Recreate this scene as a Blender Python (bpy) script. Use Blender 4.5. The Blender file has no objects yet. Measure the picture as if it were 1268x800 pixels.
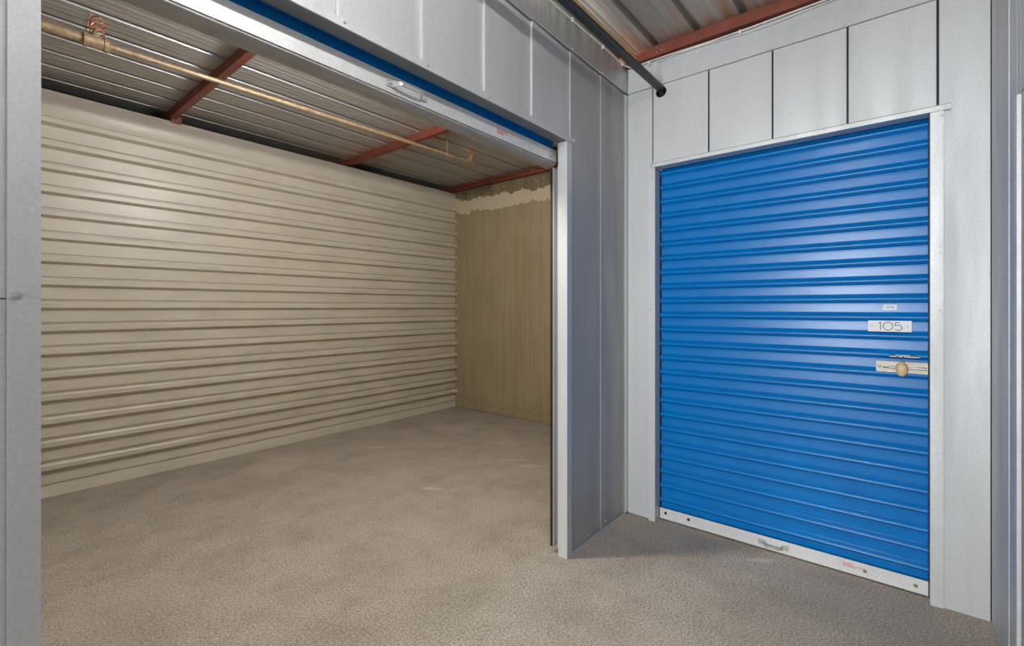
import bpy, bmesh, math, random
from mathutils import Vector, Matrix
random.seed(7)
scene = bpy.context.scene
COL = scene.collection

# ------------------------------------------------------------------ camera
EYE = 1.22
YAW = math.atan(478.0/580.0)
cd = bpy.data.cameras.new('camera'); cam = bpy.data.objects.new('camera', cd); COL.objects.link(cam)
cam.location = (0, 0, EYE)
cam.rotation_euler = (math.pi/2, 0, YAW - math.pi/2)
cd.sensor_width = 36.0; cd.lens = 36.0*580.0/1268.0
cd.shift_y = -19.0/1268.0; cd.clip_start = 0.02
scene.camera = cam

# ------------------------------------------------------------------ view, world, large lights
vs = scene.view_settings
vs.view_transform = 'Standard'; vs.look = 'None'; vs.gamma = 1.0; vs.use_curve_mapping = False
vs.exposure = 0.1
w = bpy.data.worlds.new('world'); scene.world = w; w.use_nodes = True
w.node_tree.nodes['Background'].inputs[0].default_value = (0.86, 0.93, 1.0, 1)
w.node_tree.nodes['Background'].inputs[1].default_value = 1.0

def area(name, loc, target, sx, sy, power, color, spread=math.pi):
    l = bpy.data.lights.new(name, 'AREA'); l.shape = 'RECTANGLE'; l.size = sx; l.size_y = sy
    l.energy = power; l.color = color; l.spread = spread
    o = bpy.data.objects.new(name, l); COL.objects.link(o); o.location = loc
    o.rotation_euler = (Vector(target)-Vector(loc)).to_track_quat('-Z', 'Y').to_euler()
    return o
# daylight coming in through the open end of the corridor
area('corridor_daylight', (-6.5, 0.72, 1.5), (2.6, 0.5, 1.2), 1.0, 2.4, 345, (0.95, 0.98, 1.0))

# ------------------------------------------------------------------ node helpers
def mat(name):
    m = bpy.data.materials.new(name); m.use_nodes = True
    nt = m.node_tree; b = nt.nodes['Principled BSDF']
    return m, nt, b
def N(nt, t, **kw):
    n = nt.nodes.new(t)
    for k, v in kw.items():
        setattr(n, k, v)
    return n
def pos(nt, scale=(1, 1, 1)):
    g = N(nt, 'ShaderNodeNewGeometry'); mp = N(nt, 'ShaderNodeMapping')
    mp.inputs['Scale'].default_value = scale
    nt.links.new(g.outputs['Position'], mp.inputs['Vector'])
    return mp.outputs['Vector']
def noise(nt, vec, scale, detail=3, rough=0.55):
    n = N(nt, 'ShaderNodeTexNoise'); n.inputs['Scale'].default_value = scale
    n.inputs['Detail'].default_value = detail; n.inputs['Roughness'].default_value = rough
    nt.links.new(vec, n.inputs['Vector']); return n.outputs['Fac']
def ramp(nt, fac, stops):
    r = N(nt, 'ShaderNodeValToRGB'); cr = r.color_ramp
    while len(cr.elements) < len(stops): cr.elements.new(0.5)
    for e, (p, c) in zip(cr.elements, stops):
        e.position = p; e.color = (c, c, c, 1) if not isinstance(c, tuple) else (*c, 1)
    nt.links.new(fac, r.inputs['Fac']); return r.outputs['Color']
def mix(nt, fac, a, b, mode='MIX'):
    m = N(nt, 'ShaderNodeMix', data_type='RGBA', blend_type=mode)
    for sock, v in ((m.inputs[0], fac), (m.inputs[6], a), (m.inputs[7], b)):
        if isinstance(v, (int, float)): sock.default_value = v
        elif isinstance(v, tuple): sock.default_value = (*v, 1)
        else: nt.links.new(v, sock)
    return m.outputs[2]
def math_(nt, op, a, b=None, clamp=False):
    m = N(nt, 'ShaderNodeMath', operation=op, use_clamp=clamp)
    for i, v in enumerate((a, b)):
        if v is None: continue
        if isinstance(v, (int, float)): m.inputs[i].default_value = v
        else: nt.links.new(v, m.inputs[i])
    return m.outputs[0]
def bump(nt, b, h, strength, dist=0.002):
    n = N(nt, 'ShaderNodeBump'); n.inputs['Strength'].default_value = strength; n.inputs['Distance'].default_value = dist
    nt.links.new(h, n.inputs['Height']); nt.links.new(n.outputs['Normal'], b.inputs['Normal'])
def sep(nt):
    g = N(nt, 'ShaderNodeNewGeometry'); s = N(nt, 'ShaderNodeSeparateXYZ')
    nt.links.new(g.outputs['Position'], s.inputs[0]); return s.outputs
def srgb(r, g, b):
    f = lambda c: ((c/255+0.055)/1.055)**2.4 if c > 10 else c/255/12.92
    return (f(r), f(g), f(b))

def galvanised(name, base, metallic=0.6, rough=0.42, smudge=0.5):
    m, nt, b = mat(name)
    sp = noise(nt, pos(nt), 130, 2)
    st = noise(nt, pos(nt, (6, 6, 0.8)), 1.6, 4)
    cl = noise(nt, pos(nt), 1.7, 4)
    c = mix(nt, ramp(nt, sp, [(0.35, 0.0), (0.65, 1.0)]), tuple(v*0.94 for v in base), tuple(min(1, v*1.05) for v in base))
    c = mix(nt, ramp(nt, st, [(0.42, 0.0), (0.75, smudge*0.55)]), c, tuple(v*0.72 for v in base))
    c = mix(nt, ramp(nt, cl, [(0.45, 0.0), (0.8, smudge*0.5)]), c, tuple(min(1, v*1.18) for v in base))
    X, Y, Z = sep(nt)
    v = N(nt, 'ShaderNodeTexVoronoi'); v.inputs['Scale'].default_value = 95; nt.links.new(pos(nt), v.inputs['Vector'])
    pit = ramp(nt, v.outputs['Distance'], [(0.10, 1.0), (0.20, 0.0)])
    sel = ramp(nt, noise(nt, pos(nt), 14, 3), [(0.48, 0.0), (0.6, 0.6)])
    low = math_(nt, 'SUBTRACT', 1.0, math_(nt, 'MULTIPLY', Z, 1.15), True)
    c = mix(nt, math_(nt, 'MULTIPLY', math_(nt, 'MULTIPLY', pit, sel), low), c, tuple(v_*0.35 for v_ in base))
    nt.links.new(c, b.inputs['Base Color'])
    b.inputs['Metallic'].default_value = metallic
    r = ramp(nt, st, [(0.3, rough-0.07), (0.7, rough+0.12)]); nt.links.new(r, b.inputs['Roughness'])
    bump(nt, b, noise(nt, pos(nt), 55, 3), 0.08)
    return m
M = {}
M['galv'] = galvanised('galvanised_sheet', (0.58, 0.59, 0.60), 0.28, 0.48)
M['galv_smudged'] = galvanised('galvanised_sheet_smudged', (0.45, 0.44, 0.425), 0.22, 0.52, 1.0)
M['galv_bright'] = galvanised('galvanised_trim', (0.62, 0.625, 0.63), 0.28, 0.42, 0.4)
M['alu'] = galvanised('aluminium_bar', (0.74, 0.745, 0.74), 0.3, 0.40, 0.5)
M['steel'] = galvanised('screw_steel', (0.52, 0.52, 0.50), 0.5, 0.42, 0.2)
M['soffit'] = galvanised('soffit_sheet_shaded', (0.20, 0.225, 0.225), 0.3, 0.5, 0.4)  # base colour darkened to carry the shade under the header

def plain(name, col, rough=0.5, metallic=0.0, var=0.12, scale=12, bstr=0.05):
    m, nt, b = mat(name)
    n = noise(nt, pos(nt), scale, 4)
    c = mix(nt, ramp(nt, n, [(0.3, 0.0), (0.7, 1.0)]), tuple(v*(1-var) for v in col), tuple(min(1, v*(1+var)) for v in col))
    nt.links.new(c, b.inputs['Base Color'])
    b.inputs['Roughness'].default_value = rough; b.inputs['Metallic'].default_value = metallic
    bump(nt, b, noise(nt, pos(nt), scale*6, 3), bstr)
    return m
M['blue'] = plain('blue_door_paint', srgb(0, 116, 192), 0.26, 0.0, 0.05, 9, 0.03)
M['blue'].node_tree.nodes['Principled BSDF'].inputs['Specular IOR Level'].default_value = 0.36
M['black_pipe'] = plain('black_pipe_paint', (0.035, 0.037, 0.04), 0.38, 0.2, 0.4, 60)
M['primer'] = plain('red_oxide_primer', srgb(128, 67, 52), 0.55, 0.1, 0.22, 9)
M['rust_pipe'] = plain('rusty_pipe', srgb(158, 134, 104), 0.42, 0.25, 0.3, 40, 0.2)
M['guard'] = plain('red_wire_guard', srgb(176, 100, 70), 0.5, 0.1, 0.25, 60)
M['brass'] = plain('sprinkler_brass', srgb(196, 172, 130), 0.35, 0.7, 0.2, 60)
M['white_wire'] = plain('white_cable', srgb(222, 220, 215), 0.5, 0, 0.06, 30)
M['tan'] = plain('tan_conduit', srgb(196, 166, 118), 0.5, 0, 0.2, 20)
M['dark'] = plain('black_rubber_and_gap_shade', (0.012, 0.012, 0.013), 0.6, 0, 0.2, 30)  # rubber black, also painted shade in the door-edge and cornice gaps
M['plate'] = plain('white_plastic', srgb(226, 228, 232), 0.45, 0, 0.03, 30)
M['ink'] = plain('dark_blue_ink', srgb(42, 52, 82), 0.6, 0, 0.05, 30)
M['greyink'] = plain('faded_ink', srgb(176, 182, 192), 0.6, 0, 0.05, 30)
M['pink'] = plain('pink_ink', srgb(222, 128, 142), 0.6, 0, 0.1, 90)
M['latch'] = plain('latch_plate_steel', srgb(176, 170, 154), 0.45, 0.3, 0.1, 60)
M['ivory'] = plain('ivory_knob', srgb(214, 188, 142), 0.35, 0, 0.12, 60)

# beige painted corrugated partition
def beige():
    m, nt, b = mat('beige_painted_sheet')
    base = srgb(216, 206, 187)
    a = noise(nt, pos(nt, (1, 1, 2.5)), 3.0, 5)
    c = mix(nt, ramp(nt, a, [(0.40, 0.0), (0.72, 0.5)]), base, srgb(192, 181, 161))
    sc = noise(nt, pos(nt, (1, 1, 9)), 9, 5, 0.7)
    c = mix(nt, ramp(nt, sc, [(0.64, 0.0), (0.74, 0.45)]), c, srgb(128, 112, 90))
    nt.links.new(c, b.inputs['Base Color']); b.inputs['Roughness'].default_value = 0.37
    bump(nt, b, noise(nt, pos(nt), 5, 3), 0.12, 0.006)
    return m
M['beige'] = beige()

# speckled worn concrete floor
def floor_mat():
    m, nt, b = mat('speckled_concrete')
    fine = noise(nt, pos(nt), 115, 5, 0.9)
    mid = noise(nt, pos(nt), 3.4, 7, 0.7)
    big = noise(nt, pos(nt, (0.8, 1.3, 1)), 0.9, 3)
    c = mix(nt, ramp(nt, fine, [(0.36, 0.0), (0.64, 1.0)]), srgb(108, 97, 84), srgb(224, 213, 198))
    c = mix(nt, ramp(nt, mid, [(0.36, 0.48), (0.58, 0.0)]), c, mix(nt, 1.0, c, (0.60, 0.57, 0.53), 'MULTIPLY'))
    c = mix(nt, ramp(nt, big, [(0.45, 0.0), (0.75, 0.30)]), c, srgb(186, 173, 156))
    v = N(nt, 'ShaderNodeTexVoronoi'); v.inputs['Scale'].default_value = 75; nt.links.new(pos(nt), v.inputs['Vector'])
    peb = ramp(nt, v.outputs['Distance'], [(0.10, 1.0), (0.16, 0.0)])
    sel = ramp(nt, noise(nt, pos(nt), 33, 1), [(0.62, 0.0), (0.66, 1.0)])
    c = mix(nt, mix(nt, 1.0, peb, sel, 'MULTIPLY'), c, srgb(206, 196, 180))
    v2 = N(nt, 'ShaderNodeTexVoronoi'); v2.inputs['Scale'].default_value = 60; nt.links.new(pos(nt), v2.inputs['Vector'])
    pit = ramp(nt, v2.outputs['Distance'], [(0.08, 1.0), (0.17, 0.0)])
    c = mix(nt, mix(nt, 1.0, pit, 0.6, 'MULTIPLY') if False else math_(nt, 'MULTIPLY', pit, 0.45), c, srgb(84, 74, 62))
    # pale scrape marks across the floor
    X, Y, Z = sep(nt)
    wob = math_(nt, 'MULTIPLY', math_(nt, 'SUBTRACT', noise(nt, pos(nt), 5, 4), 0.5), 0.16)
    for (x0, y0, lx, ly, amp) in ((2.09, 2.43, 0.10, 0.035, 0.7), (2.87, 2.20, 0.12, 0.05, 0.55), (2.91, 2.37, 0.14, 0.03, 0.45),
                                  (2.51, 0.51, 0.08, 0.03, 0.7), (1.66, 3.74, 0.24, 0.30, 0.4), (2.4, 3.52, 0.12, 0.04, 0.5), (3.3, 3.5, 0.35, 0.12, 0.35), (1.75, 3.80, 0.22, 0.03, 0.4), (3.2, 2.77, 0.3, 0.10, 0.3)):
        rx = math_(nt, 'SUBTRACT', X, x0); ry = math_(nt, 'SUBTRACT', Y, y0)
        al = math_(nt, 'SUBTRACT', math_(nt, 'MULTIPLY', rx, 0.636), math_(nt, 'MULTIPLY', ry, 0.772))
        ac = math_(nt, 'ADD', math_(nt, 'MULTIPLY', rx, 0.772), math_(nt, 'MULTIPLY', ry, 0.636))
        dx = math_(nt, 'DIVIDE', al, lx)
        dy = math_(nt, 'DIVIDE', math_(nt, 'ADD', ac, math_(nt, 'MULTIPLY', wob, 0.35)), ly)
        d = math_(nt, 'ADD', math_(nt, 'MULTIPLY', dx, dx), math_(nt, 'MULTIPLY', dy, dy))
        f = math_(nt, 'MULTIPLY', math_(nt, 'SUBTRACT', 1.0, d, True), amp)
        c = mix(nt, f, c, srgb(208, 198, 182))
    nt.links.new(c, b.inputs['Base Color']); b.inputs['Roughness'].default_value = 0.85
    b.inputs['Specular IOR Level'].default_value = 0.25
    h = math_(nt, 'ADD', fine, math_(nt, 'MULTIPLY', pit, -0.6))
    bump(nt, b, h, 0.07, 0.002)
    return m
M['floor'] = floor_mat()

# plastered end wall of the unit with the unpainted band near the top
def end_wall():
    m, nt, b = mat('olive_painted_plaster')
    X, Y, Z = sep(nt)
    base = srgb(172, 157, 124)
    st = noise(nt, pos(nt, (1, 14, 0.7)), 1.6, 5)
    c = mix(nt, ramp(nt, st, [(0.40, 0.0), (0.70, 0.55)]), base, srgb(148, 132, 98))
    cl = noise(nt, pos(nt), 2.2, 4)
    c = mix(nt, ramp(nt, cl, [(0.45, 0.0), (0.7, 0.4)]), c, srgb(184, 170, 138))
    # upper rough concrete strip
    conc = mix(nt, ramp(nt, noise(nt, pos(nt), 60, 4, 0.75), [(0.40, 0.0), (0.62, 1.0)]), srgb(104, 92, 66), srgb(164, 150, 118))
    conc = mix(nt, ramp(nt, noise(nt, pos(nt, (1, 6, 1)), 2, 3), [(0.45, 0.0), (0.7, 0.6)]), conc, srgb(92, 82, 62))
    w1 = math_(nt, 'MULTIPLY', math_(nt, 'SUBTRACT', noise(nt, pos(nt, (1, 4, 1)), 1.6, 5, 0.6), 0.5), 0.22)
    w2 = math_(nt, 'MULTIPLY', math_(nt, 'SUBTRACT', noise(nt, pos(nt, (1, 5.5, 1)), 2.3, 5, 0.65), 0.5), 0.20)
    lo = math_(nt, 'ADD', math_(nt, 'MULTIPLY', math_(nt, 'SUBTRACT', Y, 2.7), 0.018), math_(nt, 'ADD', w1, 2.345))
    hi = math_(nt, 'ADD', math_(nt, 'MULTIPLY', math_(nt, 'SUBTRACT', Y, 2.7), 0.040), math_(nt, 'ADD', w2, 2.475))
    above_lo = math_(nt, 'MULTIPLY', math_(nt, 'SUBTRACT', Z, lo), 260, True)
    above_hi = math_(nt, 'MULTIPLY', math_(nt, 'SUBTRACT', Z, hi), 260, True)
    white = mix(nt, noise(nt, pos(nt, (1, 2, 10)), 3, 3), srgb(222, 208, 182), srgb(206, 190, 160))
    c = mix(nt, above_lo, c, white); c = mix(nt, above_hi, c, conc)
    # brown water mark near the floor
    tide = math_(nt, 'ADD', math_(nt, 'MULTIPLY', noise(nt, pos(nt, (1, 3, 1)), 2.4, 3), 0.26), -0.02)
    dd = math_(nt, 'ABSOLUTE', math_(nt, 'SUBTRACT', Z, tide))
    c = mix(nt, math_(nt, 'MULTIPLY', math_(nt, 'SUBTRACT', 1.0, math_(nt, 'MULTIPLY', dd, 80), True), 0.3), c, srgb(98, 80, 52))
    nt.links.new(c, b.inputs['Base Color']); b.inputs['Roughness'].default_value = 0.6
    bump(nt, b, noise(nt, pos(nt, (1, 8, 1)), 6, 5), 0.2, 0.004)
    return m
M['olive'] = end_wall()

# roof sheet: bare galvanised metal with rust bloom by the purlins
def roof_mat():
    m, nt, b = mat('roof_sheet')
    X, Y, Z = sep(nt)
    st = noise(nt, pos(nt, (0.5, 12, 1)), 2.2, 4)
    c = mix(nt, ramp(nt, st, [(0.35, 0.0), (0.7, 1.0)]), (0.37, 0.355, 0.33), (0.49, 0.47, 0.435))
    d = math_(nt, 'SUBTRACT', 1.0, math_(nt, 'MULTIPLY', math_(nt, 'ABSOLUTE', math_(nt, 'SUBTRACT', X, 2.55)), 2.3), True)
    r = math_(nt, 'MULTIPLY', d, ramp(nt, noise(nt, pos(nt, (0.9, 9, 1)), 2.6, 4), [(0.42, 0.0), (0.62, 0.8)]))
    c = mix(nt, r, c, srgb(186, 128, 84))
    nt.links.new(c, b.inputs['Base Color']); b.inputs['Metallic'].default_value = 0.3; b.inputs['Roughness'].default_value = 0.45
    bump(nt, b, noise(nt, pos(nt, (0.4, 6, 1)), 8, 3), 0.08, 0.004)
    return m
M['roof'] = roof_mat()

# cornice strip with dark drip streaks on the corridor wall
def drip_mat():
    m, nt, b = mat('galvanised_strip_with_drips')
    X, Y, Z = sep(nt)
    s = noise(nt, pos(nt, (16, 1, 1.0)), 2.0, 4, 0.6)
    t = math_(nt, 'MULTIPLY', math_(nt, 'SUBTRACT', Z, 2.49), 6.0, True)
    f = math_(nt, 'MULTIPLY', ramp(nt, s, [(0.44, 0.0), (0.56, 0.9)]), t)
    c = mix(nt, f, (0.58, 0.59, 0.60), (0.30, 0.295, 0.285))
    nt.links.new(c, b.inputs['Base Color']); b.inputs['Metallic'].default_value = 0.6; b.inputs['Roughness'].default_value = 0.42
    return m
M['drip'] = drip_mat()

# ------------------------------------------------------------------ mesh helpers
def obj(name, bm, material, parent=None, smooth=None):
    me = bpy.data.meshes.new(name); bmesh.ops.recalc_face_normals(bm, faces=bm.faces); bm.to_mesh(me); bm.free()
    o = bpy.data.objects.new(name, me); COL.objects.link(o)
    me.materials.append(M[material])
    if smooth is not None:
        for p in me.polygons: p.use_smooth = True
        me.set_sharp_from_angle(angle=math.radians(smooth))
    if parent: o.parent = parent
    return o
def dup(o, loc, parent=None, rot=None):
    c = o.copy(); COL.objects.link(c); c.location = loc
    if rot is not None: c.rotation_euler = rot
    if parent: c.parent = parent
    return c
def root(name, loc=(0, 0, 0)):
    o = bpy.data.objects.new(name, None); COL.objects.link(o); o.location = loc; o.empty_display_size = 0.1
    return o
def under(parent, child):
    child.parent = parent; child.matrix_parent_inverse = Matrix.Translation(parent.location).inverted(); return child
def tag(o, label, cat, group=None, kind=None):
    o['label'] = label; o['category'] = cat
    if group: o['group'] = group
    if kind: o['kind'] = kind
    return o
def box(bm, x0, x1, y0, y1, z0, z1, bevel=0.0):
    r = bmesh.ops.create_cube(bm, size=1.0, matrix=Matrix.Translation(((x0+x1)/2, (y0+y1)/2, (z0+z1)/2)) @ Matrix.Diagonal((abs(x1-x0), abs(y1-y0), abs(z1-z0), 1)))
    if bevel:
        es = list({e for v in r['verts'] for e in v.link_edges})
        bmesh.ops.bevel(bm, geom=es, offset=bevel, segments=2, affect='EDGES', clamp_overlap=True)
    return bm
def nb(): return bmesh.new()
def prism(bm, pts, axis, a, b):
    """closed 2D polygon extruded along an axis (0: pts are y,z; 1: pts are x,z; 2: pts are x,y)"""
    def P(p, t): return {0: (t, p[0], p[1]), 1: (p[0], t, p[1]), 2: (p[0], p[1], t)}[axis]
    v0 = [bm.verts.new(P(p, a)) for p in pts]; v1 = [bm.verts.new(P(p, b)) for p in pts]
    n = len(pts)
    bm.faces.new(v0); bm.faces.new(v1[::-1])
    for i in range(n): bm.faces.new((v0[i], v0[(i+1) % n], v1[(i+1) % n], v1[i]))
    return bm
def tube(bm, pts, r, seg=12, caps=True, closed=False):
    pts = [Vector(p) for p in pts]; rings = []; n = len(pts)
    up = Vector((0, 0, 1))
    for i, p in enumerate(pts):
        if closed: d = pts[(i+1) % n]-pts[i-1]
        else: d = pts[min(i+1, n-1)]-pts[max(i-1, 0)]
        d.normalize()
        u = up if abs(d.dot(up)) < 0.95 else Vector((0, 1, 0))
        a = d.cross(u).normalized(); b2 = a.cross(d).normalized()
        rr = r[i] if isinstance(r, (list, tuple)) else r
        rings.append([bm.verts.new(p + a*rr*math.cos(t) + b2*rr*math.sin(t)) for t in (2*math.pi*k/seg for k in range(seg))])
    for i in range(n if closed else n-1):
        A, B = rings[i], rings[(i+1) % n]
        for k in range(seg): bm.faces.new((A[k], A[(k+1) % seg], B[(k+1) % seg], B[k]))
    if caps and not closed: bm.faces.new(rings[0][::-1]); bm.faces.new(rings[-1])
    return bm
def ribbon(bm, pts, wid, x, th, closed=False):
    """flat stroke in the plane x=const, points are (y,z)"""
    n = len(pts); L = []; Rr = []
    for i in range(n):
        p = Vector(pts[i])
        d = (Vector(pts[(i+1) % n])-Vector(pts[i-1])) if closed else (Vector(pts[min(i+1, n-1)])-Vector(pts[max(i-1, 0)]))
        d.normalize(); q = Vector((-d.y, d.x))*wid/2
        L.append(p+q); Rr.append(p-q)
    for i in range(n if closed else n-1):
        j = (i+1) % n
        a = [bm.verts.new((x, p[0], p[1])) for p in (L[i], L[j], Rr[j], Rr[i])]
        b = [bm.verts.new((x-th, p[0], p[1])) for p in (L[i], L[j], Rr[j], Rr[i])]
        bm.faces.new(a); bm.faces.new(b[::-1])
        for k in range(4): bm.faces.new((a[k], a[(k+1) % 4], b[(k+1) % 4], b[k]))
    return bm
def screw_mesh():
    bm = nb()
    bmesh.ops.create_cone(bm, segments=12, radius1=0.0075, radius2=0.0070, depth=0.0018, cap_ends=True, matrix=Matrix.Translation((0, 0, 0.0009)))
    bmesh.ops.create_cone(bm, segments=6, radius1=0.0045, radius2=0.0040, depth=0.004, cap_ends=True, matrix=Matrix.Translation((0, 0, 0.0038)))
    return obj('screw', bm, 'steel')
SCREW = screw_mesh(); used = [False]
def screw(parent, p, normal, scale=1.0):
    o = SCREW if not used[0] else SCREW.copy()
    if used[0]: COL.objects.link(o)
    used[0] = True
    o.location = p; o.rotation_euler = Vector(normal).to_track_quat('Z', 'Y').to_euler(); o.scale = (scale,)*3
    o.parent = parent
    return o

# measured layout (metres)
X2 = 2.585      # end wall of the corridor (blue door)
Y1 = 1.25       # corridor wall with the open unit
Y3 = -0.28      # other corridor wall
YB = 4.22       # beige partition
XF = 4.02       # plastered end wall of the unit
ROOF = 2.70; ZP = 2.64; ZS = 2.483; ZT = 2.632; ZH = 2.035
OX0, OX1 = 0.116, 1.922    # opening of the unit
XW = -3.6                  # open end of the corridor
XL = -1.3                  # unit's left wall

# ------------------------------------------------------------------ floor
fb = box(nb(), -3.6, 4.3, -1.6, 5.9, -0.12, 0.0)
tag(obj('floor', fb, 'floor'), 'speckled grey-brown concrete floor with pale scrape marks', 'floor', kind='structure')

# ------------------------------------------------------------------ roof: sheets between the seams
ceil = root('ceiling', (0, 0, ROOF)); tag(ceil, 'ribbed bare metal roof sheeting on red purlins', 'ceiling', kind='structure')
PITCH = 0.2265
def roof_sheet_mesh():
    prof = [(0.0, 0.0), (0.010, 0.034), (0.030, 0.034), (0.040, 0.0)]
    for c in (0.087, 0.134, 0.181):
        prof += [(c-0.012, 0.0), (c-0.004, 0.0018), (c+0.004, 0.0018), (c+0.012, 0.0)]
    prof += [(PITCH, 0.0)]
    bm = nb(); lo0 = []; lo1 = []; hi0 = []; hi1 = []
    for (y, z) in prof:
        lo0.append(bm.verts.new((-3.6, y, z))); lo1.append(bm.verts.new((4.3, y, z)))
        hi0.append(bm.verts.new((-3.6, y, z+0.012))); hi1.append(bm.verts.new((4.3, y, z+0.012)))
    n = len(prof)
    for i in range(n-1):
        bm.faces.new((lo0[i], lo0[i+1], lo1[i+1], lo1[i])); bm.faces.new((hi0[i], hi1[i], hi1[i+1], hi0[i+1]))
        bm.faces.new((lo0[i], hi0[i], hi0[i+1], lo0[i+1])); bm.faces.new((lo1[i], lo1[i+1], hi1[i+1], hi1[i]))
    bm.faces.new((lo0[0], lo1[0], hi1[0], hi0[0])); bm.faces.new((lo0[-1], hi0[-1], hi1[-1], lo1[-1]))
    return bm
rs = obj('roof_sheet', roof_sheet_mesh(), 'roof'); rs.parent = ceil
k0 = -12
rs.location = (0, 1.03+k0*PITCH, 0)
for k in range(k0+1, 22):
    dup(rs, (0, 1.03+k*PITCH, 0), ceil)

# ------------------------------------------------------------------ corridor wall with the unit opening (wall_front)
wf = root('wall_front', (0, Y1, 0)); tag(wf, 'grey galvanised sheet wall around the open storage unit', 'wall', kind='structure')
def part(bm, name, m, parent, smooth=None): return under(parent, obj(name, bm, m, None, smooth))
# thin core behind the sheets
part(box(nb(), XW, OX0-0.002, Y1+0.012, Y1+0.05, 0, ZT), 'wall_core', 'galv', wf)
part(box(nb(), OX1+0.045, 2.64, Y1+0.012, Y1+0.05, 0, ZT), 'wall_core', 'galv', wf)
part(box(nb(), OX0-0.002, OX1+0.045, Y1+0.012, Y1+0.045, ZH+0.004, ZT), 'wall_core', 'galv', wf)
def sheet_front(x0, x1, z0, z1, m='galv', proud=0.009):
    # left edge stands proud of its neighbour, right edge tucks under
    z1 = min(z1, ZS-0.002)
    return part(prism(nb(), [(x0, Y1-proud), (x0+0.006, Y1-proud-0.001), (x1+0.004, Y1), (x1+0.004, Y1+0.0035), (x0, Y1+0.0035)], 2, z0, z1), 'wall_sheet', m, wf)
seams = [0.100, 0.408, 0.716, 1.026, 1.338, 1.645, 1.961]
for a, b_ in zip(seams[:-1], seams[1:]): sheet_front(a, b_, ZH, ZS)
sheet_front(1.961, 2.269, 0.0, ZS, 'galv_smudged', 0.006)
sheet_front(2.269, 2.556, 0.0, ZS, 'galv_smudged', 0.004)
for a, b_ in ((-0.54, -0.232), (-0.232, 0.075)):
    sheet_front(a, b_, 0.0, 1.235, 'galv', 0.003); sheet_front(a, b_, 1.238, ZS, 'galv', 0.003)
sheet_front(0.075, 0.100, ZH, ZS, 'galv', 0.003)
part(box(nb(), XW, -0.546, Y1-0.003, Y1+0.011, 0, ZS), 'wall_sheet', 'galv', wf)
# cornice strip
for a, b_ in ((XW, 0.716), (0.718, X2-0.004)):
    part(prism(nb(), [(Y1-0.010, ZS+0.004), (Y1-0.012, ZS+0.008), (Y1-0.010, ZT), (Y1+0.003, ZT), (Y1+0.003, ZS+0.004)], 0, a, b_), 'cornice_strip', 'drip', wf)
part(box(nb(), XW, X2-0.01, Y1+0.0040, Y1+0.0118, ZS-0.012, ZS+0.008), 'gap_shade_strip', 'dark', wf)  # black strip paints in the shade of the gap below the cornice
# corner trim
part(box(nb(), 2.556, X2-0.002, Y1-0.006, Y1+0.010, 0.0, ZS-0.005, 0.001), 'corner_trim', 'galv_smudged', wf)
part(box(nb(), 2.560, X2+0.008, Y1-0.012, Y1-0.0065, 0.012, ZS-0.006, 0.001), 'corner_trim', 'galv_bright', wf)
# jamb flanges and reveal
part(prism(nb(), [(OX1, Y1-0.012), (1.963, Y1-0.012), (1.963, Y1-0.0075), (OX1+0.004, Y1-0.007), (OX1+0.004, 1.290), (OX1, 1.290)], 2, 0.0, ZH-0.006), 'door_jamb', 'galv_bright', wf)
part(prism(nb(), [(OX0, Y1-0.012), (0.073, Y1-0.012), (0.073, Y1-0.006), (OX0-0.004, Y1-0.006), (OX0-0.004, 1.290), (OX0, 1.290)], 2, 0.0, ZH-0.006), 'door_jamb', 'galv', wf)
# header lip and soffit
part(prism(nb(), [(Y1-0.014, ZH-0.004), (Y1-0.014, ZH+0.022), (Y1-0.009, ZH+0.024), (Y1-0.009, ZH-0.004)], 0, 0.06, 1.985), 'header_lip', 'galv', wf)
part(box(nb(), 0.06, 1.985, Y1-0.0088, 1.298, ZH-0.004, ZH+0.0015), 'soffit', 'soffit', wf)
for x in seams[1:]:
    screw(wf, (x+0.022, -0.0145, ZH+0.012), (0, -1, 0), 0.9)
for x in (1.645, 1.961, 2.269, 2.54): screw(wf, (x+0.012, -0.0135, ZS+0.012), (0, -1, 0), 0.75)
for z in (1.21, 1.955): screw(wf, (1.951, -0.012, z), (0, -1, 0), 0.8)
screw(wf, (0.0835, -0.012, 1.243), (0, -1, 0), 1.1)
for p in ((1.975, 0.03), (2.13, 0.04), (2.32, 0.045)): screw(wf, (p[0], -0.0075, p[1]), (0, -1, 0), 0.9)
# floor flashing along the wall foot
part(prism(nb(), [(Y1-0.016, 0.0), (Y1-0.009, 0.016), (Y1-0.006, 0.016), (Y1-0.006, 0.0)], 0, 1.965, 2.55), 'foot_flashing', 'galv_smudged', wf)

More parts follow.
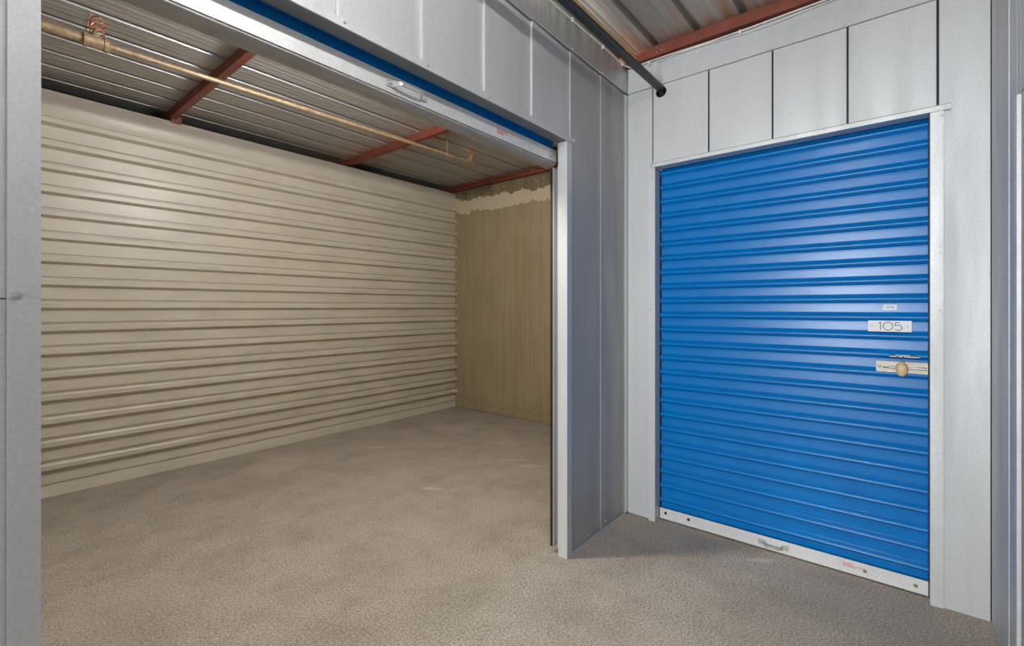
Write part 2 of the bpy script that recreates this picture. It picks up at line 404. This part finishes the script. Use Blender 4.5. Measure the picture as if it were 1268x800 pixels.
# ------------------------------------------------------------------ corridor end wall with blue door (wall_end)
we = root('wall_end', (X2, 0, 0)); tag(we, 'pale galvanised sheet wall framing the closed blue door', 'wall', kind='structure')
DY0, DY1 = -0.102, 1.067
part(box(nb(), X2+0.014, X2+0.05, DY1+0.003, Y1+0.01, 0, ZT), 'wall_core', 'dark', we)
part(box(nb(), X2+0.014, X2+0.05, Y3-0.05, DY0-0.003, 0, ZT), 'wall_core', 'dark', we)
def ring_panel(y0, y1, z0, z1, hy, hz, hr, x0, x1):
    """sheet with a round hole for the pipe"""
    bm = nb(); n = 24
    def loop(x):
        o = [bm.verts.new((x, y, z)) for y, z in ((y0, z0), (y1, z0), (y1, z1), (y0, z1))]
        c = [bm.verts.new((x, hy+hr*math.cos(2*math.pi*k/n), hz+hr*math.sin(2*math.pi*k/n))) for k in range(n)]
        oe = [bm.edges.new((o[i], o[(i+1) % 4])) for i in range(4)]
        ce = [bm.edges.new((c[i], c[(i+1) % n])) for i in range(n)]
        bmesh.ops.triangle_fill(bm, use_beauty=True, edges=oe+ce)
        return o, c
    o0, c0 = loop(x0); o1, c1 = loop(x1)
    for a, b2 in ((o0, o1), (c0, c1)):
        for i in range(len(a)):
            j = (i+1) % len(a); bm.faces.new((a[i], a[j], b2[j], b2[i]))
    return bm
HY, HZ, HR = 1.036, 2.443, 0.031
hs = [1.086, 0.776, 0.475, 0.175, -0.125]
for i, (a, b_) in enumerate(zip(hs[:-1], hs[1:])):
    if i == 0: bm = ring_panel(b_+0.004, a-0.004, ZH, ZS-0.002, HY, HZ, HR, X2, X2+0.010)
    else: bm = box(nb(), X2, X2+0.010, b_+0.004, a-0.004, ZH, ZS-0.002, 0.0012)
    part(bm, 'wall_sheet', 'galv', we)
part(ring_panel(-0.15, 1.10, ZH+0.01, ZS, HY, HZ, HR, X2+0.016, X2+0.022), 'wall_core', 'dark', we)
part(box(nb(), X2, X2+0.010, 1.088, Y1-0.0125, 0.004, ZS-0.002, 0.0012), 'wall_sheet', 'galv', we)
part(box(nb(), X2, X2+0.010, Y3+0.003, -0.130, 0.0, ZT, 0.0012), 'wall_sheet', 'galv', we)
part(prism(nb(), [(X2-0.003, ZS), (X2-0.006, ZS+0.004), (X2-0.002, ZT), (X2+0.012, ZT), (X2+0.012, ZS)], 1, -0.128, Y1-0.014), 'cornice_strip', 'galv', we)
# jambs
for (ya, yb, s) in ((DY1, 1.106, 1), (-0.143, DY0, -1)):
    inner = DY1 if s > 0 else DY0
    lo_, hi_ = min(ya, yb), max(ya, yb)
    bm = box(nb(), X2-0.012, X2-0.001, lo_, hi_, 0.0, ZH-0.004, 0.0015)
    part(bm, 'door_jamb', 'galv_bright', we)
    box_y = (inner, inner+0.006*s)
    part(box(nb(), X2-0.001, X2+0.062, min(box_y), max(box_y), 0.0, ZH-0.004), 'door_reveal', 'galv', we)
# header lip
part(prism(nb(), [(X2-0.018, ZH-0.016), (X2-0.018, ZH+0.004), (X2-0.010, ZH+0.010), (X2-0.001, ZH+0.010), (X2-0.001, ZH-0.010), (X2+0.052, ZH-0.010), (X2+0.052, ZH-0.016)], 1, -0.164, 1.096), 'header_lip', 'galv_bright', we)
for (y, z) in ((1.094, 1.211), (1.228, 1.21), (-0.131, 1.21), (-0.262, 1.211), (-0.134, 1.47), (-0.134, 1.445), (-0.138, 2.0)):
    screw(we, (-0.012 if (-0.145 < y < 1.107) else -0.0005, y, z), (-1, 0, 0), 0.8)
for y in (-0.148, 1.088): screw(we, (-0.018, y, ZH-0.006), (-1, 0, 0), 0.9)
for y in (0.776, 0.475, 0.175): screw(we, (-0.0045, y+0.01, ZS+0.012), (-1, 0, 0), 0.7)

# ------------------------------------------------------------------ other corridor wall (wall_right)
wr = root('wall_right', (0, Y3, 0)); tag(wr, 'dull galvanised sheet wall meeting the corridor end wall', 'wall', kind='structure')
part(box(nb(), 2.222, X2-0.004, Y3-0.010, Y3, 0.0, ZT, 0.001), 'wall_sheet', 'galv', wr)
part(box(nb(), 2.097, 2.219, Y3-0.011, Y3-0.002, 0.0, ZT, 0.001), 'wall_sheet', 'galv', wr)
part(box(nb(), 2.048, 2.095, Y3-0.010, Y3+0.005, 0.0, 1.86, 0.002), 'door_jamb', 'galv_bright', wr)
part(box(nb(), 2.05, 2.093, Y3-0.012, Y3-0.002, 1.863, ZT), 'wall_sheet', 'galv', wr)
part(box(nb(), XW, 2.046, Y3-0.012, Y3-0.002, 1.863, ZT), 'wall_sheet', 'galv', wr)
part(box(nb(), XW, 2.046, Y3-0.014, Y3-0.004, 0.0, 1.86), 'wall_sheet', 'galv_smudged', wr)

# ------------------------------------------------------------------ beige partition (wall_back): ribbed courses
wb = root('wall_back', (0, YB, 0)); tag(wb, 'beige painted corrugated steel partition wall with horizontal ribs', 'wall', kind='structure')
def course(z0, z1):
    # rib just under the top of each course, flat pan below it
    y = YB
    pts = [(y+0.010, z0), (y+0.010, z0+0.010), (y, z0+0.011), (y, z1-0.058), (y-0.040, z1-0.043), (y-0.040, z1-0.014), (y-0.034, z1-0.003), (y+0.004, z1-0.001), (y+0.014, z1-0.001), (y+0.014, z0)]
    return pts
PB = 0.1483
top = 2.449
zs = [top - i*PB for i in range(17)]
for i in range(16):
    z1 = zs[i]; z0 = max(zs[i+1], 0.0)
    part(prism(nb(), course(z0, z1), 0, XL, XF-0.003), 'wall_panel', 'beige', wb)
part(box(nb(), XL, XF-0.003, YB, YB+0.010, 0.0, zs[16]-0.001), 'wall_panel', 'beige', wb)
part(prism(nb(), [(YB+0.004, top+0.001), (YB-0.006, top+0.030), (YB-0.014, top+0.058), (YB-0.018, top+0.085), (YB-0.016, top+0.115), (YB-0.010, 2.612), (YB+0.014, 2.612), (YB+0.014, top+0.001)], 0, XL, XF-0.003), 'cap_strip', 'beige', wb, 30)
part(box(nb(), XL, XF-0.003, YB-0.010, YB+0.03, 2.613, 2.619), 'cap_strip', 'beige', wb)
for x in (0.93, 2.35, 3.6):
    for i in range(1, 16): screw(wb, (x, -0.0005, zs[i]-0.09), (0, -1, 0), 0.6)

# ------------------------------------------------------------------ plastered end wall of the unit (wall_side)
wsd = root('wall_side', (XF, 0, 0)); tag(wsd, 'olive painted board wall with an unpainted whitish band near the top', 'wall', kind='structure')
part(box(nb(), XF, XF+0.03, 3.056, 4.35, 0.006, 2.637), 'wall_board', 'olive', wsd)
part(box(nb(), XF+0.001, XF+0.03, 1.30, 3.054, 0.006, 2.637), 'wall_board', 'olive', wsd)
part(box(nb(), XF, XF+0.03, -1.6, 1.298, 0.0, 2.637), 'wall_board', 'olive', wsd)
for i in range(17): screw(wsd, (0.0015, 3.066+random.uniform(-.006, .006), 0.07+i*0.137), (-1, 0, 0), 0.55)

# ------------------------------------------------------------------ walls that close the building outside the view
def hidden(name, label, *b, m='galv'):
    tag(obj(name, box(nb(), *b), m), label, 'wall', kind='structure')
hidden('wall_left', 'beige sheet side wall of the open unit behind its door jamb', XL-0.02, XL-0.002, Y1+0.052, YB-0.02, 0, 2.63, m='beige')
hidden('wall_rear', 'outer building wall beyond the beige partition', -3.6, 4.3, 5.85, 5.9, 0, 2.69)
hidden('wall_outer', 'outer building wall behind the corridor door wall', -3.6, 4.3, -1.6, -1.55, 0, 2.69)
hidden('wall_east', 'outer building wall beyond the plastered end wall', 4.25, 4.3, -1.55, 5.85, 0, 2.69)
hidden('wall_west', 'outer building wall of the neighbouring units', -3.6, -3.56, Y1+0.052, 5.85, 0, 2.69)

# ------------------------------------------------------------------ red purlins under the roof
def purlin(xw, label, y0, y1, z0=ZP, fl=0.044, flip=1):
    r = root('purlin', (xw, y0, z0)); tag(r, label, 'beam', 'red steel roof purlins')
    t = 0.003; H = ROOF - 0.001
    under(r, obj('web', box(nb(), xw, xw+t*flip, y0, y1, z0, H), 'primer'))
    under(r, obj('flange', box(nb(), xw+t*flip, xw+fl*flip, y0, y1, z0, z0+t), 'primer'))
    under(r, obj('flange', box(nb(), xw+t*flip, xw+fl*flip, y0, y1, H-t, H), 'primer'))
    under(r, obj('lip', box(nb(), xw+fl*flip-t*flip, xw+fl*flip, y0, y1, z0+t, z0+0.016), 'primer'))
    return r
p1 = purlin(1.072, 'red oxide purlin whose end clip sits on the top edge of the beige partition', -1.5, 5.8)
p2 = purlin(2.552, 'red purlin running on past the unit to above the blue door', -1.5, 5.8)
p3 = purlin(3.965, 'dark red purlin lying on top of the olive end wall', -1.5, 5.8, 2.639, 0.05)
under(p1, obj('clip', box(nb(), 1.085, 1.150, YB-0.016, YB-0.0125, 2.608, 2.66), 'primer'))
under(p3, obj('rail', box(nb(), 3.94, 3.9645, Y1+0.1, YB+0.1, 2.672, 2.692), 'primer'))
under(p3, obj('rail', box(nb(), 3.956, 3.9645, Y1+0.1, YB+0.1, 2.640, 2.650), 'primer'))
for (dy, dz) in ((-.016, .012), (.016, .014), (-.014, -.010), (.017, -.012), (0, .002)):
    under(p2, screw(None, (2.5519, 1.03+dy, 2.669+dz), (-1, 0, 0), 0.45))
under(p3, screw(None, (3.9645, 2.98, 2.662), (-1, 0, 0), 0.9))

# ------------------------------------------------------------------ closed blue roll-up door
d1 = root('door_1', (2.66, (DY0+DY1)/2, 0)); tag(d1, 'closed bright blue ribbed roll-up door with number plate 105', 'door', kind='structure')
XD = 2.660
PD = 0.0820
def slat_mesh():
    bm = nb(); prof = []
    prof += [(0.0, 0.0), (0.030, 0.0), (0.0315, -0.0012), (0.033, 0.0005), (0.036, 0.0022)]
    for k in range(1, 12):
        t = k/12; prof.append((0.036+0.034*t, 0.0022 + 0.0150*math.sin(math.pi*t**1.1)**1.0))
    prof += [(0.071, 0.0012), (0.073, 0.0026), (0.0755, 0.0026), (0.077, 0.0), (PD+0.0006, 0.0)]
    def V(y, d, o): return bm.verts.new((-o, y, -d))
    ya, yb = DY0+0.004, DY1-0.0035
    A = [V(ya, d, o) for d, o in prof]; B = [V(yb, d, o) for d, o in prof]
    A2 = [V(ya, d, o-0.0015) for d, o in prof]; B2 = [V(yb, d, o-0.0015) for d, o in prof]
    n = len(prof)
    for i in range(n-1):
        bm.faces.new((A[i], B[i], B[i+1], A[i+1])); bm.faces.new((A2[i], A2[i+1], B2[i+1], B2[i]))
        bm.faces.new((A[i], A[i+1], A2[i+1], A2[i])); bm.faces.new((B[i], B2[i], B2[i+1], B[i+1]))
    bm.faces.new((A[0], A2[0], B2[0], B[0])); bm.faces.new((A[-1], B[-1], B2[-1], A2[-1]))
    return bm
sl = obj('slat', slat_mesh(), 'blue', None, 32)
Z0S = 2.0505+0.082
sl.parent = d1; sl.location = (0, -(DY0+DY1)/2, Z0S)
i = 1
while Z0S-i*PD > 0.07:
    dup(sl, (0, -(DY0+DY1)/2, Z0S-i*PD), d1); i += 1
# bottom bar
bm = prism(nb(), [(XD-0.024, 0.006), (XD-0.024, 0.066), (XD-0.0205, 0.066), (XD-0.0205, 0.012), (XD+0.025, 0.012), (XD+0.025, 0.006)], 1, DY0+0.004, DY1-0.004)
barp = under(d1, obj('bottom_bar', bm, 'alu'))
under(d1, obj('rubber_seal', box(nb(), XD-0.012, XD+0.02, DY0+0.004, DY1-0.004, 0.0, 0.006), 'dark'))
under(d1, obj('bar_lip', box(nb(), XD-0.030, XD-0.024, DY0+0.004, DY1-0.004, 0.007, 0.012, 0.001), 'alu'))
def bolt(parent, p, normal, m='dark', r=0.008, h=0.004):
    bm = nb(); q = Vector(normal).to_track_quat('Z', 'Y').to_matrix().to_4x4()
    bmesh.ops.create_cone(bm, segments=14, radius1=r, radius2=r*0.8, depth=h, cap_ends=True, matrix=Matrix.Translation(Vector(p)+Vector(normal)*h/2) @ q)
    return under(parent, obj('bolt', bm, m, None, 40))
for y in (-0.058, 0.115): bolt(d1, (XD-0.024, y, 0.034), (-1, 0, 0), 'rust_pipe')
for y in (1.03, 0.90): bolt(d1, (XD-0.024, y, 0.040), (-1, 0, 0))
def pull_handle(parent, c, along, out, upv, L=0.135):
    """flat strap handle: two feet and a raised grip"""
    c = Vector(c); a = Vector(along).normalized(); o = Vector(out).normalized(); u = Vector(upv).normalized()
    bm = nb()
    path = [(-L/2, 0.001), (-L/2+0.022, 0.002), (-L/2+0.030, 0.012), (-L/2+0.036, 0.022), (-L/2+0.045, 0.026),
            (L/2-0.045, 0.026), (L/2-0.036, 0.022), (L/2-0.030, 0.012), (L/2-0.022, 0.002), (L/2, 0.001)]
    wid = [0.024, 0.024, 0.018, 0.012, 0.010, 0.010, 0.012, 0.018, 0.024, 0.024]
    rings = []
    for (t, h), w_ in zip(path, wid):
        p = c+a*t+o*h
        rings.append([bm.verts.new(p+u*w_/2+o*0.0), bm.verts.new(p+u*w_/2+o*0.003), bm.verts.new(p-u*w_/2+o*0.003), bm.verts.new(p-u*w_/2)])
    for i in range(len(rings)-1):
        for k in range(4): bm.faces.new((rings[i][k], rings[i][(k+1) % 4], rings[i+1][(k+1) % 4], rings[i+1][k]))
    bm.faces.new(rings[0]); bm.faces.new(rings[-1][::-1])
    h = under(parent, obj('handle', bm, 'steel'))
    for s in (-1, 1):
        q = o.to_track_quat('Z', 'Y').to_matrix().to_4x4(); b2 = nb()
        bmesh.ops.create_uvsphere(b2, u_segments=10, v_segments=6, radius=0.006, matrix=Matrix.Translation(c+a*s*(L/2-0.011)+o*0.004) @ q @ Matrix.Diagonal((1, 1, 0.6, 1)))
        rv = obj('rivet', b2, 'steel', None, 60); rv.parent = h
    return h
pull_handle(d1, (XD-0.024, 0.482, 0.036), (0, 1, 0), (-1, 0, -0.25), (0, 0, 1))
def stamp(parent, x, y0, z0, rows, mname, name='printed_mark', cw=0.006, ch=0.0045, gap=0.0018, plane='x'):
    bm = nb(); rnd = random.Random(len(rows)*7+rows[0])
    for r_, n in enumerate(rows):
        yy = y0
        for k in range(n):
            wv = cw*rnd.uniform(0.5, 1.0)
            if rnd.random() < 0.86: box(bm, x-0.0006, x, yy-wv, yy, z0-r_*(ch+gap)-ch*rnd.uniform(0.7, 1.0), z0-r_*(ch+gap))
            yy -= wv+gap*0.7
    return under(parent, obj(name, bm, mname))
stamp(d1, XD-0.0242, 0.196, 0.050, [7, 13, 9], 'pink')
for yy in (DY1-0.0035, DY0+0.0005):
    under(d1, obj('edge_gap_shade', box(nb(), XD-0.0195, XD+0.004, yy, yy+0.003, 0.0, ZH-0.02), 'dark'))  # added black strips stand in for the shaded gap beside the slats
# small white sticker
XP = XD-0.0195
stk = under(d1, obj('sticker', box(nb(), XD-0.0022, XD-0.0003, 0.004, 0.051, 1.209, 1.234), 'plate'))
stamp(stk, XD-0.0023, 0.040, 1.228, [4], 'greyink', 'sticker_text', 0.007, 0.012, 0.003)
# number plate reading 105
np_ = under(d1, obj('number_plate', box(nb(), XP-0.002, XP, -0.046, 0.104, 1.1145, 1.163, 0.0006), 'plate'))
xi = XP-0.0021
def digit(pts, closed=False, name='digit'):
    o = obj(name, ribbon(nb(), pts, 0.0027, xi, 0.0006, closed), 'ink'); under(np_, o); return o
zc = 1.1388
digit([(0.0665, zc+0.010), (0.0600, zc+0.0175), (0.0600, zc-0.0175)])
digit([(0.0345+0.0165*math.cos(t), zc+0.0175*math.sin(t)) for t in (2*math.pi*k/28 for k in range(28))], True)
five = [(-0.0065, zc+0.0165), (0.0075, zc+0.0165), (0.0105, zc+0.0010)]
for k in range(13):
    t = math.radians(128-k*(128+142)/12)
    five.append((-0.001-0.0125*math.cos(t)*1.0, zc-0.0062+0.0112*math.sin(t)))
digit(five)
for y in (0.090, -0.032): bolt(np_, (XP-0.002, y, zc), (-1, 0, 0), 'greyink', 0.003, 0.0012)
# warning label above the latch
wl = under(d1, obj('warning_label', box(nb(), XD-0.0200, XD-0.0188, -0.066, 0.030, 1.004, 1.0155), 'ink'))
stamp(wl, XD-0.0201, 0.008, 1.0145, [9], 'plate', 'label_text', 0.006, 0.0035, 0.0012)
stamp(wl, XD-0.0201, 0.028, 1.0095, [17], 'plate', 'label_text', 0.0065, 0.0045, 0.0010)
# latch
la = under(d1, obj('latch', box(nb(), XP-0.004, XP-0.0005, -0.0975, 0.075, 0.9375, 0.9855, 0.001), 'latch'))
XLt = XP-0.004
def lsub(bm, name, m, smooth=None):
    o = obj(name, bm, m, None, smooth); o.parent = la; return o
lsub(box(nb(), XLt-0.0006, XLt-0.0001, -0.070, 0.052, 0.9555, 0.9600), 'slot', 'dark')
lsub(box(nb(), XLt-0.010, XLt-0.0006, -0.066, 0.002, 0.9545, 0.9775, 0.002), 'bolt_housing', 'latch')
lsub(tube(nb(), [(XLt-0.008, 0.030, 0.9600), (XLt-0.008, -0.092, 0.9600)], 0.0055, 12), 'bolt_rod', 'steel', 40)
def lathe_x(bm, prof, y, z, seg=24):
    rings = [[bm.verts.new((x, y+0.76*r*math.cos(2*math.pi*k/seg), z+1.18*r*math.sin(2*math.pi*k/seg))) for k in range(seg)] for x, r in prof]
    for A, B in zip(rings[:-1], rings[1:]):
        for k in range(seg): bm.faces.new((A[k], A[(k+1) % seg], B[(k+1) % seg], B[k]))
    bm.faces.new(rings[0]); bm.faces.new(rings[-1][::-1]); return bm
kx = XLt-0.012
lsub(lathe_x(nb(), [(kx, 0.008), (kx-0.012, 0.0085), (kx-0.014, 0.016), (kx-0.018, 0.0235), (kx-0.024, 0.0262), (kx-0.030, 0.0235), (kx-0.034, 0.015), (kx-0.0355, 0.004)], -0.012, 0.9565), 'knob', 'ivory', 50)
for y in (0.063, -0.088):
    b2 = nb(); bmesh.ops.create_uvsphere(b2, u_segments=10, v_segments=6, radius=0.0062, matrix=Matrix.Translation((XLt-0.001, y, 0.9615)) @ Matrix.Diagonal((0.6, 1, 1, 1)))
    o = obj('rivet', b2, 'steel', None, 60); o.parent = la
o = None

# ------------------------------------------------------------------ rolled-up door of the open unit
d2 = root('door_2', (1.02, 1.33, 1.92)); tag(d2, 'rolled-up blue door hanging under the header of the open unit', 'door', kind='structure')
YD = 1.330; BX0, BX1 = OX0-0.02, 1.948
# coil and hanging end of the curtain, ribbed along x
prof = []
zc_, yc_, rc = 2.225, YD+0.150, 0.148
outer = [(YD-0.0005, 2.003), (YD-0.0005, 2.045), (YD-0.010, 2.060), (YD-0.0005, 2.078), (YD-0.0005, 2.120)]
for k in range(0, 61):
    t = math.pi + k/60*2*math.pi*0.97
    rr = rc + (0.008 if k % 5 in (2,) else 0.0)
    outer.append((yc_+rr*math.cos(t-0.35*0), zc_-rr*math.sin(t)))
inner = [(yc_+(p[0]-yc_)*0.985, zc_+(p[1]-zc_)*0.985) for p in outer[5:]][::-1] + [(YD+0.0035, 2.120), (YD+0.0035, 2.003)]
bm = nb(); poly = outer + inner; n = len(poly)
A = [bm.verts.new((BX0, y, z)) for y, z in poly]; B = [bm.verts.new((BX1-0.01, y, z)) for y, z in poly]
for k in range(n): bm.faces.new((A[k], A[(k+1) % n], B[(k+1) % n], B[k]))
under(d2, obj('curtain', bm, 'blue'))
under(d2, obj('drum', tube(nb(), [(BX0, yc_, zc_), (BX1-0.01, yc_, zc_)], 0.10, 24), 'galv', None, 40))
# bottom bar angle
under(d2, obj('bottom_bar', prism(nb(), [(YD-0.012, 1.944), (YD-0.012, 2.004), (YD-0.007, 2.006), (YD-0.001, 2.006), (YD-0.001, 1.944)], 0, BX0, BX1), 'alu'))
sl_pts = [(YD-0.004, 1.944), (YD-0.004, 1.940), (YD-0.012, 1.939), (YD-0.012, 1.935), (YD+0.000, 1.928), (YD+0.020, 1.923), (YD+0.040, 1.922), (YD+0.054, 1.928), (YD+0.058, 1.944)]
under(d2, obj('bar_base', prism(nb(), sl_pts, 0, BX0, BX1-0.004), 'galv_smudged', None, 35))
pull_handle(d2, (1.025, YD-0.012, 1.974), (1, 0, 0), (0, -1, 0), (0, 0, 1), 0.17)
for x in (1.72, 1.90, 0.30): bolt(d2, (x, YD-0.012, 1.968), (0, -1, 0), 'steel', 0.006, 0.003)
bm = nb(); rnd = random.Random(5)
for r_, nn in enumerate((6, 9, 6)):
    xx = 1.50+0.0*r_
    for k in range(nn):
        wv = 0.008*rnd.uniform(0.5, 1)
        box(bm, xx, xx+wv, YD-0.0127, YD-0.0121, 1.984-r_*0.0075-0.005, 1.984-r_*0.0075); xx += wv+0.0015
under(d2, obj('printed_mark', bm, 'pink'))
# guide tracks
for (xa, s) in ((OX1+0.006, 1), (OX0-0.006, -1)):
    g = prism(nb(), [(xa, 1.291), (xa+0.050*s, 1.291), (xa+0.050*s, 1.328), (xa+0.004*s, 1.328), (xa+0.004*s, 1.324), (xa+0.046*s, 1.324), (xa+0.046*s, 1.297), (xa, 1.297)], 2, 0.03, 1.918)
    gd = under(d2, obj('guide_track', g, 'galv'))
    e = obj('guide_edge', box(nb(), xa+0.002*s, xa+0.020*s, 1.3285, 1.343, 0.03, 1.918), 'dark'); e.parent = gd
under(d2, obj('end_bracket', box(nb(), BX1+0.004, BX1+0.016, YD-0.006, YD+0.03, 1.93, 2.03), 'dark'))

# ------------------------------------------------------------------ sprinkler line in the unit
YP = 2.979
def zp(x): return 2.496 + 0.0155*(x-0.4)
sp = root('sprinkler_pipe', (0.5, YP, 2.5)); tag(sp, 'rusty tan sprinkler pipe with caged heads below the unit roof', 'pipe')
under(sp, obj('wide_pipe', tube(nb(), [(XL, YP, zp(XL)), (0.425, YP, zp(0.425))], 0.022, 18), 'rust_pipe', None, 40))
under(sp, obj('narrow_pipe', tube(nb(), [(0.51, YP, zp(0.51)), (2.985, YP, zp(2.985))], 0.0135, 16), 'rust_pipe', None, 40))
under(sp, obj('tee_fitting', tube(nb(), [(0.418, YP, zp(.43)), (0.420, YP, zp(.43)), (0.434, YP, zp(.43)), (0.436, YP, zp(.44)), (0.492, YP, zp(.49)), (0.494, YP, zp(.5)), (0.510, YP, zp(.51)), (0.518, YP, zp(.52))],
      [0.025, 0.034, 0.034, 0.030, 0.030, 0.034, 0.034, 0.018], 18), 'rust_pipe', None, 30))
under(sp, obj('riser', tube(nb(), [(0.465, YP, zp(.465)+0.02), (0.465, YP, zp(.465)+0.050)], [0.020, 0.013], 14), 'rust_pipe', None, 40))
under(sp, obj('elbow', tube(nb(), [(2.975, YP, zp(3)), (3.0, YP, zp(3)), (3.022, YP, zp(3)+0.008), (3.032, YP, zp(3)+0.028), (3.034, YP, zp(3)+0.055)], [0.019, 0.020, 0.020, 0.019, 0.016], 14), 'rust_pipe', None, 50))
def head(x, zb, s=1.0):
    h = under(sp, obj('sprinkler_head', tube(nb(), [(x, YP, zb), (x, YP, zb+0.012*s), (x, YP, zb+0.014*s), (x, YP, zb+0.022*s)], [0.010*s, 0.010*s, 0.006*s, 0.004*s], 12), 'brass', None, 40))
    def hs_(bm, name, m):
        o = obj(name, bm, m, None, 60); o.parent = h; return o
    for sg in (-1, 1):
        hs_(tube(nb(), [(x+0.008*s*sg, YP, zb+0.012*s), (x+0.016*s*sg, YP, zb+0.026*s), (x+0.010*s*sg, YP, zb+0.042*s), (x, YP, zb+0.048*s)], 0.0028*s, 8), 'frame_arm', 'brass')
    bm = nb(); bmesh.ops.create_cone(bm, segments=18, radius1=0.015*s, radius2=0.013*s, depth=0.003, cap_ends=True, matrix=Matrix.Translation((x, YP, zb+0.050*s)))
    hs_(bm, 'deflector', 'brass')
    hs_(tube(nb(), [(x, YP, zb+0.020*s), (x, YP, zb+0.044*s)], 0.0025*s, 8), 'bulb', 'guard')
    for ang in (0.5, 0.5+math.pi/2):
        c_, s_ = math.cos(ang), math.sin(ang); pts = []
        for t, zz in ((-0.034, -0.004), (-0.034, 0.040), (-0.030, 0.066), (-0.018, 0.074), (0.018, 0.074), (0.030, 0.066), (0.034, 0.040), (0.034, -0.004)):
            pts.append((x+c_*t*s, YP+s_*t*s, zb+zz*s))
        hs_(tube(nb(), pts, 0.0026, 7), 'cage_wire', 'guard')
    for zz, rr in ((0.0, 0.034), (0.036, 0.034)):
        hs_(tube(nb(), [(x+rr*s*math.cos(t), YP+rr*s*math.sin(t), zb+zz*s) for t in (2*math.pi*k/20 for k in range(20))], 0.0026, 7, closed=True), 'cage_ring', 'guard')
head(0.465, zp(.465)+0.050, 1.0)
head(3.034, zp(3)+0.055, 0.95)
hx = 2.743
under(sp, obj('hanger_rod', tube(nb(), [(hx, YP, zp(hx)+0.018), (hx, YP, ROOF-0.004)], 0.0045, 8), 'guard', None, 60))
under(sp, obj('hanger_ring', tube(nb(), [(hx, YP+0.018*math.cos(t), zp(hx)+0.018*math.sin(t)) for t in (2*math.pi*k/18 for k in range(18))], 0.004, 8, closed=True), 'rust_pipe', None, 60))
under(sp, obj('hanger_cap', tube(nb(), [(hx, YP, ROOF-0.012), (hx, YP, ROOF-0.0005)], [0.010, 0.014], 12), 'brass', None, 40))

# ------------------------------------------------------------------ corridor pipe, conduit and cable
PY, PZ = 1.039, 2.462
bp = tube(nb(), [(XW+0.1, PY, PZ-0.0), (X2+0.35, PY, PZ-0.0)], 0.021, 20)
tag(obj('black_pipe', bp, 'black_pipe', None, 40), 'black steel pipe passing through a round hole above the blue door', 'pipe')
tag(obj('conduit', tube(nb(), [(XW+0.1, 1.165, 2.655), (2.535, 1.165, 2.655)], 0.009, 12), 'tan', None, 40), 'thin tan conduit tight under the roof beside the black pipe', 'conduit')
cb = root('cable', (2.57, 1.22, 2.64)); tag(cb, 'white cable clipped along the top edge of the galvanised walls', 'cable')
pts = []
x = XW+0.1
while x < 2.50: pts.append((x, 1.232, 2.632+0.003*math.sin(x*9))); x += 0.08
pts += [(2.53, 1.229, 2.630), (2.560, 1.215, 2.629), (2.572, 1.19, 2.628)]
y = 1.12
while y > -0.2: pts.append((2.5725, y, 2.6275+0.004*math.sin(y*7))); y -= 0.07
under(cb, obj('cable_sheath', tube(nb(), pts, 0.0045, 8), 'white_wire', None, 60))
under(cb, obj('second_cable', tube(nb(), [(2.5745, 1.05-0.06*k, 2.613+0.008*math.sin(k*0.55)) for k in range(18)], 0.003, 8), 'white_wire', None, 60))
def clip(p):
    under(cb, obj('cable_clip', box(nb(), p[0]-0.006, p[0]+0.006, p[1]-0.006, p[1]+0.004, p[2]-0.014, p[2]+0.006, 0.001), 'plate'))
for xx in (1.28, 1.62, 1.96, 2.27, 2.50): clip((xx, 1.2325, 2.634))
for yy in (1.10, 0.62): clip((2.573, yy, 2.624))

# ------------------------------------------------------------------ lamps of the place (outside the frame)
fx = root('light_batten', (0.55, 0.3, 2.6)); tag(fx, 'white fluorescent batten light under the corridor roof', 'lamp')
under(fx, obj('housing', box(nb(), -0.07, 1.17, 0.26, 0.34, 2.60, 2.635, 0.004), 'plate'))
m, nt, b = mat('lit_fluorescent_tube')
b.inputs['Emission Color'].default_value = (1.0, 0.985, 0.96, 1); b.inputs['Emission Strength'].default_value = 92
b.inputs['Base Color'].default_value = (0.9, 0.9, 0.9, 1); M['tube'] = m
under(fx, obj('fluorescent_tube', tube(nb(), [(-0.05, 0.3, 2.577), (1.15, 0.3, 2.577)], 0.013, 12), 'tube', None, 60))
for x in (-0.05, 1.15): under(fx, obj('lampholder', box(nb(), x-0.012, x+0.012, 0.288, 0.312, 2.562, 2.5995, 0.002), 'plate'))
# bulb lamp under the unit's roof, behind the rolled-up door
ul = root('pendant_lamp', (1.36, 1.82, 2.7)); tag(ul, 'bare round bulb lamp hanging under the unit roof behind the rolled-up door', 'lamp')
under(ul, obj('stem', tube(nb(), [(1.36, 1.82, 2.695), (1.36, 1.82, 2.53)], 0.008, 10), 'plate', None, 60))
under(ul, obj('socket', tube(nb(), [(1.36, 1.82, 2.535), (1.36, 1.82, 2.498)], [0.016, 0.024], 14), 'plate', None, 40))
m, nt, b = mat('lit_bulb')
b.inputs['Emission Color'].default_value = (1.0, 0.955, 0.89, 1); b.inputs['Emission Strength'].default_value = 650
b.inputs['Base Color'].default_value = (0.9, 0.9, 0.9, 1); M['bulb'] = m
bm = nb(); bmesh.ops.create_uvsphere(bm, u_segments=20, v_segments=12, radius=0.06, matrix=Matrix.Translation((1.36, 1.82, 2.44)))
under(ul, obj('bulb', bm, 'bulb', None, 60))
